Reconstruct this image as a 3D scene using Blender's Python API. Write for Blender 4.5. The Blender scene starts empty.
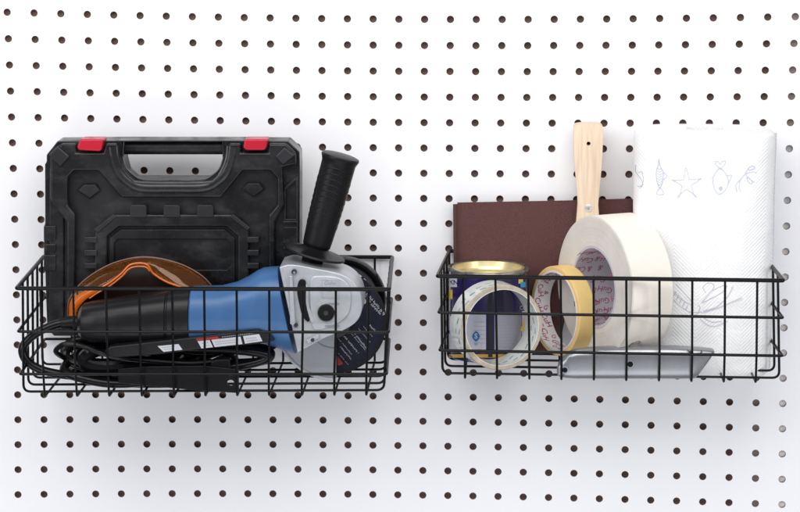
import bpy, bmesh, math, random
from mathutils import Vector, Matrix
random.seed(7)
S = bpy.context.scene
COL = S.collection
MM = 0.001

# ------------------------------------------------------------------ camera
CAMP = Vector((108.4, -2582.96, 443.95))           # millimetres; the board's face is the plane y = 0
ROLL, PITCH, YAW = -0.0023, -0.1683, 0.0413
FPX = 2600.0                                        # focal length for an 800 pixel wide picture
RM = Matrix.Rotation(YAW, 3, 'Z') @ Matrix.Rotation(PITCH, 3, 'X') @ Matrix.Rotation(ROLL, 3, 'Y')
right, fwd, up = RM.col[0], RM.col[1], RM.col[2]
cam_d = bpy.data.cameras.new('camera')
cam = bpy.data.objects.new('camera', cam_d); COL.objects.link(cam)
cam_d.sensor_width = 36.0; cam_d.lens = 36.0 * FPX / 800.0
cam_d.clip_start = 0.05; cam_d.clip_end = 50
R3 = Matrix((right, up, -fwd)).transposed()
cam.matrix_world = Matrix.Translation(CAMP * MM) @ R3.to_4x4()
S.camera = cam

# ------------------------------------------------------------------ light
w = bpy.data.worlds.new('World'); S.world = w; w.use_nodes = True
bg = w.node_tree.nodes['Background']; bg.inputs[0].default_value = (0.93, 0.95, 1.0, 1); bg.inputs[1].default_value = 0.27

def area(name, loc, target, sx, sy, power, col=(1, 1, 1)):
    l = bpy.data.lights.new(name, 'AREA'); l.shape = 'RECTANGLE'; l.size = sx; l.size_y = sy
    l.energy = power; l.color = col
    o = bpy.data.objects.new(name, l); COL.objects.link(o); o.location = loc
    d = Vector(target) - Vector(loc); o.rotation_euler = d.to_track_quat('-Z', 'Y').to_euler()
    return o
area('key_softbox', (-0.15, -1.15, 1.05), (0.0, 0, 0.0), 1.9, 1.0, 23.5, (1, 0.985, 0.97))
area('fill_softbox', (-1.7, -1.7, 0.4), (0, 0, 0), 0.9, 1.4, 13.5, (0.95, 0.97, 1))
area('fill_softbox_right', (1.7, -1.3, 0.5), (0, 0, 0), 0.8, 1.4, 12, (0.95, 0.97, 1))
area('low_fill_softbox', (-0.1, -1.5, -1.0), (0, 0, -0.15), 2.0, 0.9, 9.3, (0.97, 0.975, 1))  # added fill from below, lifts the shadow under the baskets
S.view_settings.view_transform = 'Standard'
S.view_settings.look = 'None'
S.view_settings.exposure = 0.0
S.view_settings.gamma = 1.0
S.render.engine = 'CYCLES'

# ------------------------------------------------------------------ helpers
def P(px, py, v):
    """point v millimetres in front of the board that stands at (px, py) of the 800 x 512 photograph"""
    d = fwd + right * ((px - 400) / FPX) + up * ((256 - py) / FPX)
    t = (-v - CAMP.y) / d.y
    return CAMP + d * t

class MB:
    def __init__(s): s.v = []; s.f = []
    def add(s, vs, fs):
        b = len(s.v); s.v += [Vector(p) for p in vs]; s.f += [tuple(i + b for i in f) for f in fs]; return s
    def prism(s, front, back):
        n = len(front)
        fs = [tuple(range(n)), tuple(range(2 * n - 1, n - 1, -1))]
        fs += [(i, i + n, (i + 1) % n + n, (i + 1) % n) for i in range(n)]
        return s.add(front + back, fs)
    def pxprism(s, pts, v1, v0):
        """outline (photo pixels) cut at distance v1, run straight back to v0"""
        fr = [P(x, y, v1) for x, y in pts]
        return s.prism(fr, [Vector((p.x, -v0, p.z)) for p in fr])
    def box(s, a, b):
        x0, x1 = sorted((a[0], b[0])); y0, y1 = sorted((a[1], b[1])); z0, z1 = sorted((a[2], b[2]))
        vs = [(x0,y0,z0),(x1,y0,z0),(x1,y1,z0),(x0,y1,z0),(x0,y0,z1),(x1,y0,z1),(x1,y1,z1),(x0,y1,z1)]
        return s.add(vs, [(0,3,2,1),(4,5,6,7),(0,1,5,4),(1,2,6,5),(2,3,7,6),(3,0,4,7)])
    def tube(s, pts, r, n=8, closed=False, flat=None):
        pts = [Vector(p) for p in pts]; m = len(pts); vs = []; fs = []
        prev = None
        for i, p in enumerate(pts):
            if closed: t = pts[(i + 1) % m] - pts[i - 1]
            else: t = pts[min(i + 1, m - 1)] - pts[max(i - 1, 0)]
            t.normalize()
            if prev is None:
                a = Vector((0, 0, 1)) if abs(t.z) < 0.9 else Vector((1, 0, 0))
                u = t.cross(a).normalized()
            else:
                u = (prev - t * prev.dot(t)).normalized()
            prev = u; q = t.cross(u)
            rr = r[i] if isinstance(r, (list, tuple)) else r
            for k in range(n):
                an = 2 * math.pi * k / n
                vs.append(p + u * (math.cos(an) * rr) + q * (math.sin(an) * rr))
        for i in range(m if closed else m - 1):
            j = (i + 1) % m
            for k in range(n):
                l = (k + 1) % n
                fs.append((i * n + k, i * n + l, j * n + l, j * n + k))
        if not closed:
            fs.append(tuple(range(n - 1, -1, -1))); fs.append(tuple((m - 1) * n + k for k in range(n)))
        return s.add(vs, fs)
    def lathe(s, o, axis, prof, n=48, closed=False, a0=0, a1=2 * math.pi, squash=None):
        """prof: (t along axis, radius) pairs"""
        o = Vector(o); ax = Vector(axis).normalized()
        a = Vector((0, 0, 1)) if abs(ax.z) < 0.9 else Vector((1, 0, 0))
        u = ax.cross(a).normalized(); q = ax.cross(u)
        full = abs(a1 - a0 - 2 * math.pi) < 1e-6
        m = len(prof); vs = []; fs = []; cnt = n if full else n + 1
        for k in range(cnt):
            an = a0 + (a1 - a0) * k / n
            d = u * math.cos(an) + q * math.sin(an)
            for t, r in prof: vs.append(o + ax * t + d * r)
        for k in range(n):
            l = (k + 1) % cnt
            for i in range(m if closed else m - 1):
                j = (i + 1) % m
                fs.append((k * m + i, k * m + j, l * m + j, l * m + i))
        return s.add(vs, fs)
    def build(s, name, mat, parent=None, bevel=0, seg=2, smooth=True, sharp=35, label=None, off=None):
        me = bpy.data.meshes.new(name)
        o0 = parent_loc(parent)
        vs = [(p - o0) * MM for p in s.v]
        me.from_pydata(vs, [], s.f); me.validate()
        bm = bmesh.new(); bm.from_mesh(me)
        bmesh.ops.remove_doubles(bm, verts=bm.verts, dist=1e-7)
        bmesh.ops.recalc_face_normals(bm, faces=bm.faces)
        bm.to_mesh(me); bm.free()
        if smooth:
            me.polygons.foreach_set('use_smooth', [True] * len(me.polygons))
            me.set_sharp_from_angle(angle=math.radians(sharp))
        me.materials.append(mat)
        o = bpy.data.objects.new(name, me); COL.objects.link(o)
        if parent is not None: o.parent = parent
        if bevel:
            b = o.modifiers.new('bevel', 'BEVEL'); b.width = bevel * MM; b.segments = seg; b.limit_method = 'ANGLE'
            b.angle_limit = math.radians(30); b.harden_normals = True
        if label: o['label'] = label
        return o

ROOT = {}
def parent_loc(p):
    r = p
    while r is not None and r.parent is not None: r = r.parent
    return ROOT.get(r.name, Vector()) if r is not None else Vector()
def thing(name, label, cat, loc, group=None):
    o = bpy.data.objects.new(name, None); COL.objects.link(o)
    o.empty_display_size = 0.02; o.location = Vector(loc) * MM
    ROOT[o.name] = Vector(loc); o['label'] = label; o['category'] = cat
    if group: o['group'] = group
    return o
def tag(o, label, cat, group=None):
    o['label'] = label; o['category'] = cat
    if group: o['group'] = group
    return o

def spline(pts, k=8, closed=False):
    pts = [Vector(p) for p in pts]; out = []; m = len(pts)
    for i in range(m if closed else m - 1):
        if closed: a, b, c, d = pts[i - 1], pts[i], pts[(i + 1) % m], pts[(i + 2) % m]
        else: a, b, c, d = pts[max(i - 1, 0)], pts[i], pts[i + 1], pts[min(i + 2, m - 1)]
        for j in range(k):
            t = j / k
            out.append(0.5 * ((2 * b) + (c - a) * t + (2 * a - 5 * b + 4 * c - d) * t * t + (3 * b - a - 3 * c + d) * t ** 3))
    if not closed: out.append(pts[-1])
    return out
def sp2(pts, k=6, closed=False):
    return [(p.x, p.y) for p in spline([(x, y, 0) for x, y in pts], k, closed)]
def round_path(pts, r, k=5, closed=False):
    """fillet the corners of a polyline"""
    pts = [Vector(p) for p in pts]; out = []; m = len(pts)
    for i, p in enumerate(pts):
        if not closed and i in (0, m - 1): out.append(p); continue
        a = (pts[i - 1] - p); b = (pts[(i + 1) % m] - p)
        rr = min(r, a.length * .45, b.length * .45); a.normalize(); b.normalize()
        for j in range(k + 1):
            t = j / k; A = p + a * rr; B = p + b * rr
            out.append(A * (1 - t) ** 2 + p * 2 * t * (1 - t) + B * t * t)
    return out
def circ(cx, cy, r, n=28, a0=0, a1=360, ry=None):
    ry = ry or r
    return [(cx + r * math.cos(math.radians(a0 + (a1 - a0) * i / n)), cy + ry * math.sin(math.radians(a0 + (a1 - a0) * i / n))) for i in range(n if a1 - a0 == 360 else n + 1)]

def holed(mb, outer, holes, v1, v0):
    """prism of an outline (photo pixels) with holes"""
    bm = bmesh.new(); loops = []
    for lp in [outer] + holes:
        vs = [bm.verts.new(P(x, y, v1)) for x, y in lp]; loops.append(vs)
        for i in range(len(vs)): bm.edges.new((vs[i], vs[(i + 1) % len(vs)]))
    bmesh.ops.triangle_fill(bm, use_beauty=True, use_dissolve=False, edges=bm.edges[:])
    bm.verts.index_update()
    vs = [v.co.copy() for v in bm.verts]; n = len(vs)
    fs = [tuple(v.index for v in f.verts) for f in bm.faces]
    bk = [Vector((p.x, -v0, p.z)) for p in vs]
    side = []
    for l in loops:
        for i in range(len(l)):
            a, b = l[i].index, l[(i + 1) % len(l)].index
            side.append((a, b, b + n, a + n))
    bm.free()
    mb.add(vs + bk, fs + [tuple(i + n for i in reversed(f)) for f in fs] + side)
    return mb

def text2d(txt, size=1.0, shear=0.0, bold=0.0, font=None):
    c = bpy.data.curves.new('lettering', 'FONT'); c.body = txt; c.size = size; c.shear = shear; c.offset = bold
    c.align_x = 'CENTER'; c.align_y = 'CENTER'; c.resolution_u = 3
    o = bpy.data.objects.new('lettering', c); COL.objects.link(o)
    dg = bpy.context.evaluated_depsgraph_get(); dg.update()
    me = bpy.data.meshes.new_from_object(o.evaluated_get(dg))
    vs = [(v.co.x, v.co.y) for v in me.vertices]; fs = [tuple(p.vertices) for p in me.polygons]
    bpy.data.objects.remove(o); bpy.data.curves.remove(c); bpy.data.meshes.remove(me)
    return vs, fs
_tc = {}
def put_text(mb, txt, size, fn, cx, cy, ang=0, shear=0.0, bold=0.0):
    key = (txt, shear, bold)
    if key not in _tc: _tc[key] = text2d(txt, 1.0, shear, bold)
    vs, fs = _tc[key]; c, s_ = math.cos(ang), math.sin(ang)
    mb.add([fn(cx + (x * c - y * s_) * size, cy + (x * s_ + y * c) * size) for x, y in vs], fs)
def ribbon(mb, fn, pts, wd):
    n = len(pts); L = []; R_ = []
    for i in range(n):
        a = pts[max(i - 1, 0)]; b = pts[min(i + 1, n - 1)]
        dx, dy = b[0] - a[0], b[1] - a[1]; l = math.hypot(dx, dy) or 1
        nx, ny = -dy / l * wd / 2, dx / l * wd / 2
        L.append(fn(pts[i][0] + nx, pts[i][1] + ny)); R_.append(fn(pts[i][0] - nx, pts[i][1] - ny))
    mb.add(L + R_, [(i, i + 1, n + i + 1, n + i) for i in range(n - 1)])
def patch(mb, fn, x0, y0, x1, y1, nx=8, ny=2):
    vs = [fn(x0 + (x1 - x0) * i / nx, y0 + (y1 - y0) * j / ny) for j in range(ny + 1) for i in range(nx + 1)]
    fs = [(j * (nx + 1) + i, j * (nx + 1) + i + 1, (j + 1) * (nx + 1) + i + 1, (j + 1) * (nx + 1) + i) for j in range(ny) for i in range(nx)]
    mb.add(vs, fs)

# ------------------------------------------------------------------ materials
def mat(name, col, rough=0.5, metal=0.0, spec=0.5, bump=0.0, bscale=300, var=0.0, vscale=40, coat=0.0, trans=0.0, ior=1.45, rvar=0.0, sss=0.0):
    m = bpy.data.materials.new(name); m.use_nodes = True; nt = m.node_tree; b = nt.nodes['Principled BSDF']
    b.inputs['Base Color'].default_value = (*col, 1); b.inputs['Roughness'].default_value = rough
    b.inputs['Metallic'].default_value = metal; b.inputs['Specular IOR Level'].default_value = spec
    b.inputs['Coat Weight'].default_value = coat; b.inputs['Coat Roughness'].default_value = 0.12
    b.inputs['Transmission Weight'].default_value = trans; b.inputs['IOR'].default_value = ior
    if sss: b.inputs['Subsurface Weight'].default_value = sss; b.inputs['Subsurface Scale'].default_value = 0.004
    tc = nt.nodes.new('ShaderNodeTexCoord')
    def noise(sc, det=4):
        n = nt.nodes.new('ShaderNodeTexNoise'); n.inputs['Scale'].default_value = sc; n.inputs['Detail'].default_value = det
        nt.links.new(tc.outputs['Object'], n.inputs['Vector']); return n
    if bump:
        n = noise(bscale); bp = nt.nodes.new('ShaderNodeBump'); bp.inputs['Strength'].default_value = bump; bp.inputs['Distance'].default_value = 0.0006
        nt.links.new(n.outputs['Fac'], bp.inputs['Height']); nt.links.new(bp.outputs['Normal'], b.inputs['Normal'])
    if var:
        n = noise(vscale, 6); mx = nt.nodes.new('ShaderNodeMix'); mx.data_type = 'RGBA'
        mp = nt.nodes.new('ShaderNodeMapRange'); mp.inputs['From Min'].default_value = 0.35; mp.inputs['From Max'].default_value = 0.7
        nt.links.new(n.outputs['Fac'], mp.inputs['Value']); nt.links.new(mp.outputs[0], mx.inputs['Factor'])
        mx.inputs['A'].default_value = (*[c * (1 - var) for c in col], 1)
        mx.inputs['B'].default_value = (*[min(1, c * (1 + var)) for c in col], 1)
        nt.links.new(mx.outputs['Result'], b.inputs['Base Color'])
    if rvar:
        n = noise(25, 5); mp = nt.nodes.new('ShaderNodeMapRange')
        mp.inputs['To Min'].default_value = max(0.05, rough - rvar); mp.inputs['To Max'].default_value = min(1, rough + rvar)
        mp.inputs['From Min'].default_value = 0.3; mp.inputs['From Max'].default_value = 0.7
        nt.links.new(n.outputs['Fac'], mp.inputs['Value']); nt.links.new(mp.outputs[0], b.inputs['Roughness'])
    return m
M = {}
M['board'] = mat('white_board_paint', (0.86, 0.86, 0.885), 0.45, bump=0.05, bscale=500, var=0.008, vscale=9)
M['fibre'] = mat('brown_hardboard_edge', (0.24, 0.13, 0.085), 0.9, bump=0.4, bscale=1500, var=0.3, vscale=900)
M['backing'] = mat('dark_brown_backing', (0.27, 0.185, 0.165), 0.95, var=0.2, vscale=30)
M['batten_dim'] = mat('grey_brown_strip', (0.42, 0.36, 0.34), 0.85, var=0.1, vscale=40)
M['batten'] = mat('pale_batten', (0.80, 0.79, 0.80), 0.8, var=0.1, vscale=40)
M['wire'] = mat('black_coated_wire', (0.003, 0.003, 0.0035), 0.34, spec=0.22, bump=0.15, bscale=700)
M['case'] = mat('black_case_plastic', (0.0075, 0.0075, 0.0088), 0.32, spec=0.5, bump=0.45, bscale=120, var=0.45, vscale=22, rvar=0.14)
M['case_g'] = mat('glossy_case_moulding', (0.010, 0.010, 0.0115), 0.27, spec=.6, bump=.3, bscale=90, rvar=.1)
M['case_l'] = mat('worn_case_plastic', (0.018, 0.018, 0.021), 0.36, spec=.5, bump=0.25, bscale=900, var=0.3, vscale=30)  # slightly lighter tone for ribs and corner pads
M['case_d'] = mat('groove_case_plastic', (0.006, 0.006, 0.007), 0.42, spec=.3, bump=0.2, bscale=900)
M['red'] = mat('red_latch_plastic', (0.46, 0.010, 0.028), 0.3, bump=0.06, bscale=400)
M['rubber'] = mat('black_rubber', (0.005, 0.005, 0.006), 0.40, spec=.28, bump=0.2, bscale=900, var=0.2, vscale=40)
M['tail'] = mat('charcoal_housing', (0.009, 0.009, 0.011), 0.30, spec=.35, bump=0.15, bscale=1100, var=0.15)
M['blue'] = mat('blue_housing', (0.048, 0.135, 0.31), 0.34, bump=0.06, bscale=900, var=0.06, vscale=30)
M['alu'] = mat('cast_light_metal', (0.50, 0.52, 0.55), 0.38, metal=0.45, bump=0.25, bscale=260, var=0.10, vscale=60)
M['steel'] = mat('pressed_steel', (0.42, 0.43, 0.47), 0.30, metal=0.6, bump=0.03, bscale=200)
M['darksteel'] = mat('dark_steel', (0.06, 0.06, 0.065), 0.35, metal=0.6)
M['discblack'] = mat('abrasive_black', (0.012, 0.012, 0.014), 0.6, spec=.25, bump=0.7, bscale=1800, var=0.3, vscale=700)
M['navy'] = mat('navy_disc_print', (0.009, 0.011, 0.025), 0.45, spec=.25, bump=0.25, bscale=1500, var=0.25, vscale=300)
M['print_white'] = mat('white_print', (0.46, 0.47, 0.50), 0.5)
M['print_grey'] = mat('grey_print', (0.30, 0.31, 0.34), 0.5)
M['print_red'] = mat('red_print', (0.30, 0.02, 0.02), 0.45)
M['orange_lens'] = mat('orange_lens', (0.95, 0.36, 0.05), 0.06, trans=0.96, ior=1.45, bump=0.04, bscale=60)
M['orange'] = mat('orange_frame', (0.85, 0.20, 0.015), 0.14, trans=0.45, bump=0.04, bscale=200)
M['cable'] = mat('black_cable', (0.004, 0.004, 0.005), 0.24, spec=.35, bump=0.1, bscale=400)
M['greybar'] = mat('dark_grey_plastic', (0.012, 0.012, 0.014), 0.35, spec=.35, bump=0.1, bscale=500)
M['sand'] = mat('brown_sandpaper', (0.105, 0.042, 0.040), 0.8, bump=1.0, bscale=1900, var=0.28, vscale=1300)
M['sandback'] = mat('sandpaper_back', (0.085, 0.038, 0.035), 0.85, bump=0.3, bscale=500)
M['tape_side'] = mat('masking_tape_side', (0.66, 0.62, 0.57), 0.75, bump=0.25, bscale=900, var=0.05, vscale=60)
M['tape_out'] = mat('cream_masking_tape', (0.86, 0.80, 0.72), 0.6, bump=0.3, bscale=1100, var=0.02, vscale=40)
M['core'] = mat('grey_core_paper', (0.50, 0.48, 0.53), 0.7, bump=0.2, bscale=700)
M['core_w'] = mat('white_core_paper', (0.72, 0.70, 0.70), 0.7, bump=0.2, bscale=700)
M['core_red'] = mat('crimson_core_print', (0.36, 0.035, 0.10), 0.7)
M['yellow'] = mat('yellow_masking_tape', (0.84, 0.60, 0.24), 0.6, bump=0.3, bscale=1100, var=0.03, vscale=40)
M['yellow_side'] = mat('yellow_tape_side', (0.80, 0.54, 0.22), 0.7, bump=0.3, bscale=900)
M['white_tape'] = mat('white_tape', (0.74, 0.75, 0.73), 0.22, var=0.06, vscale=60, bump=0.1, bscale=300, coat=0.3)
M['tape_edge'] = mat('beige_tape_edge', (0.50, 0.43, 0.33), 0.6, bump=0.3, bscale=900, var=0.1, vscale=200)
M['green_print'] = mat('green_print', (0.10, 0.32, 0.27), 0.5)
M['gold'] = mat('gold_tin', (0.86, 0.76, 0.44), 0.34, metal=0.8, bump=0.12, bscale=60)
M['tin'] = mat('tin_rim', (0.30, 0.28, 0.26), 0.36, metal=0.8, bump=0.5, bscale=300, var=0.5, vscale=120)
M['purple'] = mat('purple_can_print', (0.020, 0.013, 0.095), 0.25, coat=0.3)
M['violet'] = mat('dark_violet_print', (0.014, 0.010, 0.042), 0.25, coat=0.3)
M['canwhite'] = mat('can_white_panel', (0.56, 0.57, 0.66), 0.35)
M['cangrey'] = mat('can_grey_panel', (0.34, 0.34, 0.40), 0.35)
M['seam'] = mat('can_seam', (0.035, 0.035, 0.04), 0.25, metal=0.4)
M['cyan'] = mat('cyan_print', (0.02, 0.33, 0.62), 0.4)
M['lemon'] = mat('yellow_print', (0.75, 0.55, 0.08), 0.4)
M['signblue'] = mat('emblem_blue', (0.03, 0.17, 0.48), 0.4)
M['goldband'] = mat('gold_band_print', (0.55, 0.33, 0.07), 0.35)
M['knife'] = mat('silver_cast_knife', (0.35, 0.36, 0.38), 0.30, metal=0.7, bump=0.15, bscale=700, var=0.06, vscale=60)
M['white_rivet'] = mat('rivet_metal', (0.75, 0.75, 0.76), 0.25, metal=0.6)
M['towel_ink'] = mat('pale_blue_ink', (0.50, 0.51, 0.66), 0.9)
M['towel_ink2'] = mat('pale_plum_ink', (0.55, 0.49, 0.62), 0.9)
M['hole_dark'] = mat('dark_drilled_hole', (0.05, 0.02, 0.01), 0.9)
# dusty scuffs on the case
for key in ('case', 'case_g', 'case_d'):
    nt = M[key].node_tree; b = nt.nodes['Principled BSDF']
    tc = nt.nodes.new('ShaderNodeTexCoord'); mpp = nt.nodes.new('ShaderNodeMapping'); mpp.inputs['Scale'].default_value = (1, 1, 1.6); mpp.inputs['Rotation'].default_value = (0, .6, 0)
    nz = nt.nodes.new('ShaderNodeTexNoise'); nz.inputs['Scale'].default_value = 34; nz.inputs['Detail'].default_value = 9; nz.inputs['Roughness'].default_value = .68
    mr = nt.nodes.new('ShaderNodeMapRange'); mr.inputs['From Min'].default_value = .48; mr.inputs['From Max'].default_value = .78
    mx = nt.nodes.new('ShaderNodeMix'); mx.data_type = 'RGBA'
    old = b.inputs['Base Color'].links[0].from_socket if b.inputs['Base Color'].links else None
    if old: nt.links.new(old, mx.inputs['A'])
    else: mx.inputs['A'].default_value = b.inputs['Base Color'].default_value
    mx.inputs['B'].default_value = (0.038, 0.038, 0.042, 1)
    nt.links.new(tc.outputs['Object'], mpp.inputs[0]); nt.links.new(mpp.outputs[0], nz.inputs['Vector']); nt.links.new(nz.outputs['Fac'], mr.inputs['Value'])
    nt.links.new(mr.outputs[0], mx.inputs['Factor']); nt.links.new(mx.outputs['Result'], b.inputs['Base Color'])
# wood with grain along the handle
m = bpy.data.materials.new('pale_beech_wood'); m.use_nodes = True; nt = m.node_tree; b = nt.nodes['Principled BSDF']
tc = nt.nodes.new('ShaderNodeTexCoord'); mp = nt.nodes.new('ShaderNodeMapping'); mp.inputs['Scale'].default_value = (260, 260, 14)
nz = nt.nodes.new('ShaderNodeTexNoise'); nz.inputs['Scale'].default_value = 1.6; nz.inputs['Detail'].default_value = 5
cr = nt.nodes.new('ShaderNodeValToRGB'); cr.color_ramp.elements[0].color = (0.68, 0.51, 0.36, 1); cr.color_ramp.elements[1].color = (0.80, 0.65, 0.50, 1)
cr.color_ramp.elements[0].position = 0.3; cr.color_ramp.elements[1].position = 0.62
nt.links.new(tc.outputs['Object'], mp.inputs[0]); nt.links.new(mp.outputs[0], nz.inputs['Vector']); nt.links.new(nz.outputs['Fac'], cr.inputs[0])
nt.links.new(cr.outputs[0], b.inputs['Base Color']); b.inputs['Roughness'].default_value = 0.5
M['wood'] = m
# embossed paper
m = bpy.data.materials.new('embossed_white_paper'); m.use_nodes = True; nt = m.node_tree; b = nt.nodes['Principled BSDF']
b.inputs['Base Color'].default_value = (0.87, 0.87, 0.87, 1); b.inputs['Roughness'].default_value = 0.95
tc = nt.nodes.new('ShaderNodeTexCoord')
sep = nt.nodes.new('ShaderNodeSeparateXYZ'); nt.links.new(tc.outputs['Object'], sep.inputs[0])
def math_node(op, a=None, b_=None, la=None, lb=None):
    n = nt.nodes.new('ShaderNodeMath'); n.operation = op
    if a is not None: n.inputs[0].default_value = a
    if b_ is not None: n.inputs[1].default_value = b_
    if la is not None: nt.links.new(la, n.inputs[0])
    if lb is not None: nt.links.new(lb, n.inputs[1])
    return n.outputs[0]
zig = math_node('PINGPONG', b_=0.022, la=math_node('ADD', b_=1.0, la=sep.outputs['X']))
zz = math_node('MULTIPLY', b_=1700.0, la=math_node('ADD', la=sep.outputs['Z'], lb=zig))
wv = math_node('SINE', la=zz)
nz = nt.nodes.new('ShaderNodeTexNoise'); nz.inputs['Scale'].default_value = 55; nz.inputs['Detail'].default_value = 5
nt.links.new(tc.outputs['Object'], nz.inputs['Vector'])
h = math_node('ADD', la=math_node('MULTIPLY', b_=0.14, la=wv), lb=math_node('MULTIPLY', b_=2.2, la=nz.outputs['Fac']))
bp = nt.nodes.new('ShaderNodeBump'); bp.inputs['Strength'].default_value = 0.7; bp.inputs['Distance'].default_value = 0.0011
nt.links.new(h, bp.inputs['Height']); nt.links.new(bp.outputs['Normal'], b.inputs['Normal'])
M['paper'] = m

# ------------------------------------------------------------------ pegboard
PITCHMM = 25.4
CEN = P(400, 256, 0)
def drill(ci, ri):
    x = (ci - 15) * PITCHMM; z = (9.5 - ri) * PITCHMM
    dx, dz = x - CEN.x, z - CEN.z
    r2 = min((dx * dx + dz * dz) / 395.0 ** 2, 1.6)
    s_ = 1 + 0.0216 * r2                                   # the drilling pitch grows a little towards the board's edges
    return CEN.x + dx * s_, CEN.z + dz * s_
mb_f = MB(); mb_w = MB()
C0, C1, R0, R1 = -5, 35, -6, 25
NS = 20
HR = 3.68
for ci in range(C0, C1 + 1):
    for ri in range(R0, R1 + 1):
        cx, cz = drill(ci, ri)
        cs = [drill(ci + a, ri + b_) for a, b_ in ((.5, -.5), (-.5, -.5), (-.5, .5), (.5, .5))]
        ring = []; outer = []
        for k in range(NS):
            an = 2 * math.pi * (k + 0.5) / NS
            ring.append((cx + HR * math.cos(an), cz + HR * math.sin(an)))
        for k in range(NS):                                # outer ring runs along the cell's border, corner to corner
            q = (k / NS) * 4; i = int(q); t = q - i
            a = cs[i]; b_ = cs[(i + 1) % 4]
            outer.append((a[0] * (1 - t) + b_[0] * t, a[1] * (1 - t) + b_[1] * t))
        sh = int(NS / 8)                                   # first corner (45 degrees) meets that ring vertex
        vs = [(x, 0, z) for x, z in outer] + [(ring[(k + sh) % NS][0], 0, ring[(k + sh) % NS][1]) for k in range(NS)]
        mb_f.add(vs, [(k, (k + 1) % NS, NS + (k + 1) % NS, NS + k) for k in range(NS)])
        y0, y1 = 0.0, 3.2
        rr = [(cx + (HR) * math.cos(2 * math.pi * (k + .5) / NS), cz + (HR) * math.sin(2 * math.pi * (k + .5) / NS)) for k in range(NS)]
        r2_ = [(cx + (HR - .12) * math.cos(2 * math.pi * (k + .5) / NS), cz + (HR - .12) * math.sin(2 * math.pi * (k + .5) / NS)) for k in range(NS)]
        mb_w.add([(x, y0, z) for x, z in rr] + [(x, 0.55, z) for x, z in r2_] + [(x, y1, z) for x, z in r2_],
                 [(k, (k + 1) % NS, NS + (k + 1) % NS, NS + k) for k in range(NS)] + [(NS + k, NS + (k + 1) % NS, 2 * NS + (k + 1) % NS, 2 * NS + k) for k in range(NS)])
board = mb_f.build('pegboard', M['board'], smooth=False)
board['kind'] = 'structure'
mb_w.build('hole_lining', M['fibre'], board, smooth=True, sharp=60)
# dark panel the board is mounted on
bk = MB().box((-560, 6, -480), (560, 30, 480)).build('backing_panel', M['backing']); bk['kind'] = 'structure'
# added strips, toned to imitate light leaking in behind the right-hand rows, leaning a little away from the board towards the top
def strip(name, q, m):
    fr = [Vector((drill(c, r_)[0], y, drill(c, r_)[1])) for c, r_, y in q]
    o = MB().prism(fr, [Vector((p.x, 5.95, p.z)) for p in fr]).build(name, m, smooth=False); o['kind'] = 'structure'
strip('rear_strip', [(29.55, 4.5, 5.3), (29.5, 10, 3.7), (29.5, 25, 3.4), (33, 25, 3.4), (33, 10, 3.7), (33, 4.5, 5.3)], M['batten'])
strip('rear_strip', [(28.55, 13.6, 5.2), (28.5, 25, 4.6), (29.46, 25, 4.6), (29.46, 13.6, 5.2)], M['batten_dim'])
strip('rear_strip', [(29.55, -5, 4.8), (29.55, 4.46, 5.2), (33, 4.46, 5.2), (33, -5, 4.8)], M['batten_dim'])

# ------------------------------------------------------------------ wire baskets
def basket(label, part_rows, us, floor_l, floor_r, verts, inl, inr, uoff, base):
    """part_rows: (xl, yl, xr, yr, v) of rim and rails; us: distances of the U wires; verts: pixel x of the front uprights"""
    t = thing('wire_basket', label, 'wire basket', base, 'black wire baskets hung on the pegboard')
    rows = []
    for (xl, yl, xr_, yr, v) in part_rows:
        a, b_ = P(xl, yl, v), P(xr_, yr, v)
        c = Vector((b_.x + inr, -5, b_.z)); d = Vector((a.x + inl, -5, a.z)); rows.append((a, b_, c, d, v))
    a, b_, c, d, v = rows[0]
    MB().tube(round_path([a, b_, c, d], 3, 4, True), 2.0, 10, True).build('rim', M['wire'], t)
    for (a, b_, c, d, v) in rows[1:]:
        MB().tube(round_path([a, b_, c, d], 3, 4, True), 1.45, 8, True).build('rail', M['wire'], t)
    FL, FR = P(floor_l[0], floor_l[1], us[0]), P(floor_r[0], floor_r[1], us[0])
    a0, b0, c0, d0, v0 = rows[0]
    def lerp(p, q, f): return p + (q - p) * f
    for v in us:
        f = (v0 - v) / (v0 - 5); f0 = (v0 - us[0]) / (v0 - 5)
        tl = lerp(a0, d0, f); tr = lerp(b0, c0, f)
        bl = Vector((FL.x + inl * (f - f0), -v, FL.z)); br = Vector((FR.x + inr * (f - f0), -v, FR.z))
        tl.x += 1.2; tr.x -= 1.2
        mid = lerp(bl, br, .5)
        pth = round_path([tl, bl, br, tr], 7, 5)
        MB().tube(pth, 1.25, 8).build('side_wire', M['wire'], t)
    vb = us[0] + 11
    for px in verts:
        f = (px - part_rows[0][0]) / (part_rows[0][2] - part_rows[0][0])
        top = lerp(a0, b0, f); p1 = lerp(rows[-1][0], rows[-1][1], f)
        fz = FL.z + (FR.z - FL.z) * f - 2.5
        bot = Vector((p1.x + (p1.x - top.x) * .2, -vb, fz)); back = Vector((bot.x, -7, fz)); btop = Vector((bot.x, -6, lerp(d0, c0, f).z))
        # behind rim and rails, in front of the contents
        top2 = top + Vector((0, 1.6, 0)); m1 = lerp(rows[1][0], rows[1][1], f) + Vector((0, 1.7, 0)); p1 = p1 + Vector((0, 1.7, 0))
        MB().tube([top2, m1] + round_path([p1, bot, back, btop], 3.5, 4), 1.15, 8).build('upright_wire', M['wire'], t)
    # hooks into the board's holes
    for f in (0.13, 0.5, 0.87):
        p = lerp(d0, c0, f)
        MB().tube(round_path([p + Vector((0, 0, -1)), p + Vector((0, 3, -7)), p + Vector((0, 5.2, -7))], 3, 4), 1.6, 8).build('hook', M['wire'], t)
    return t, FL, FR
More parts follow.
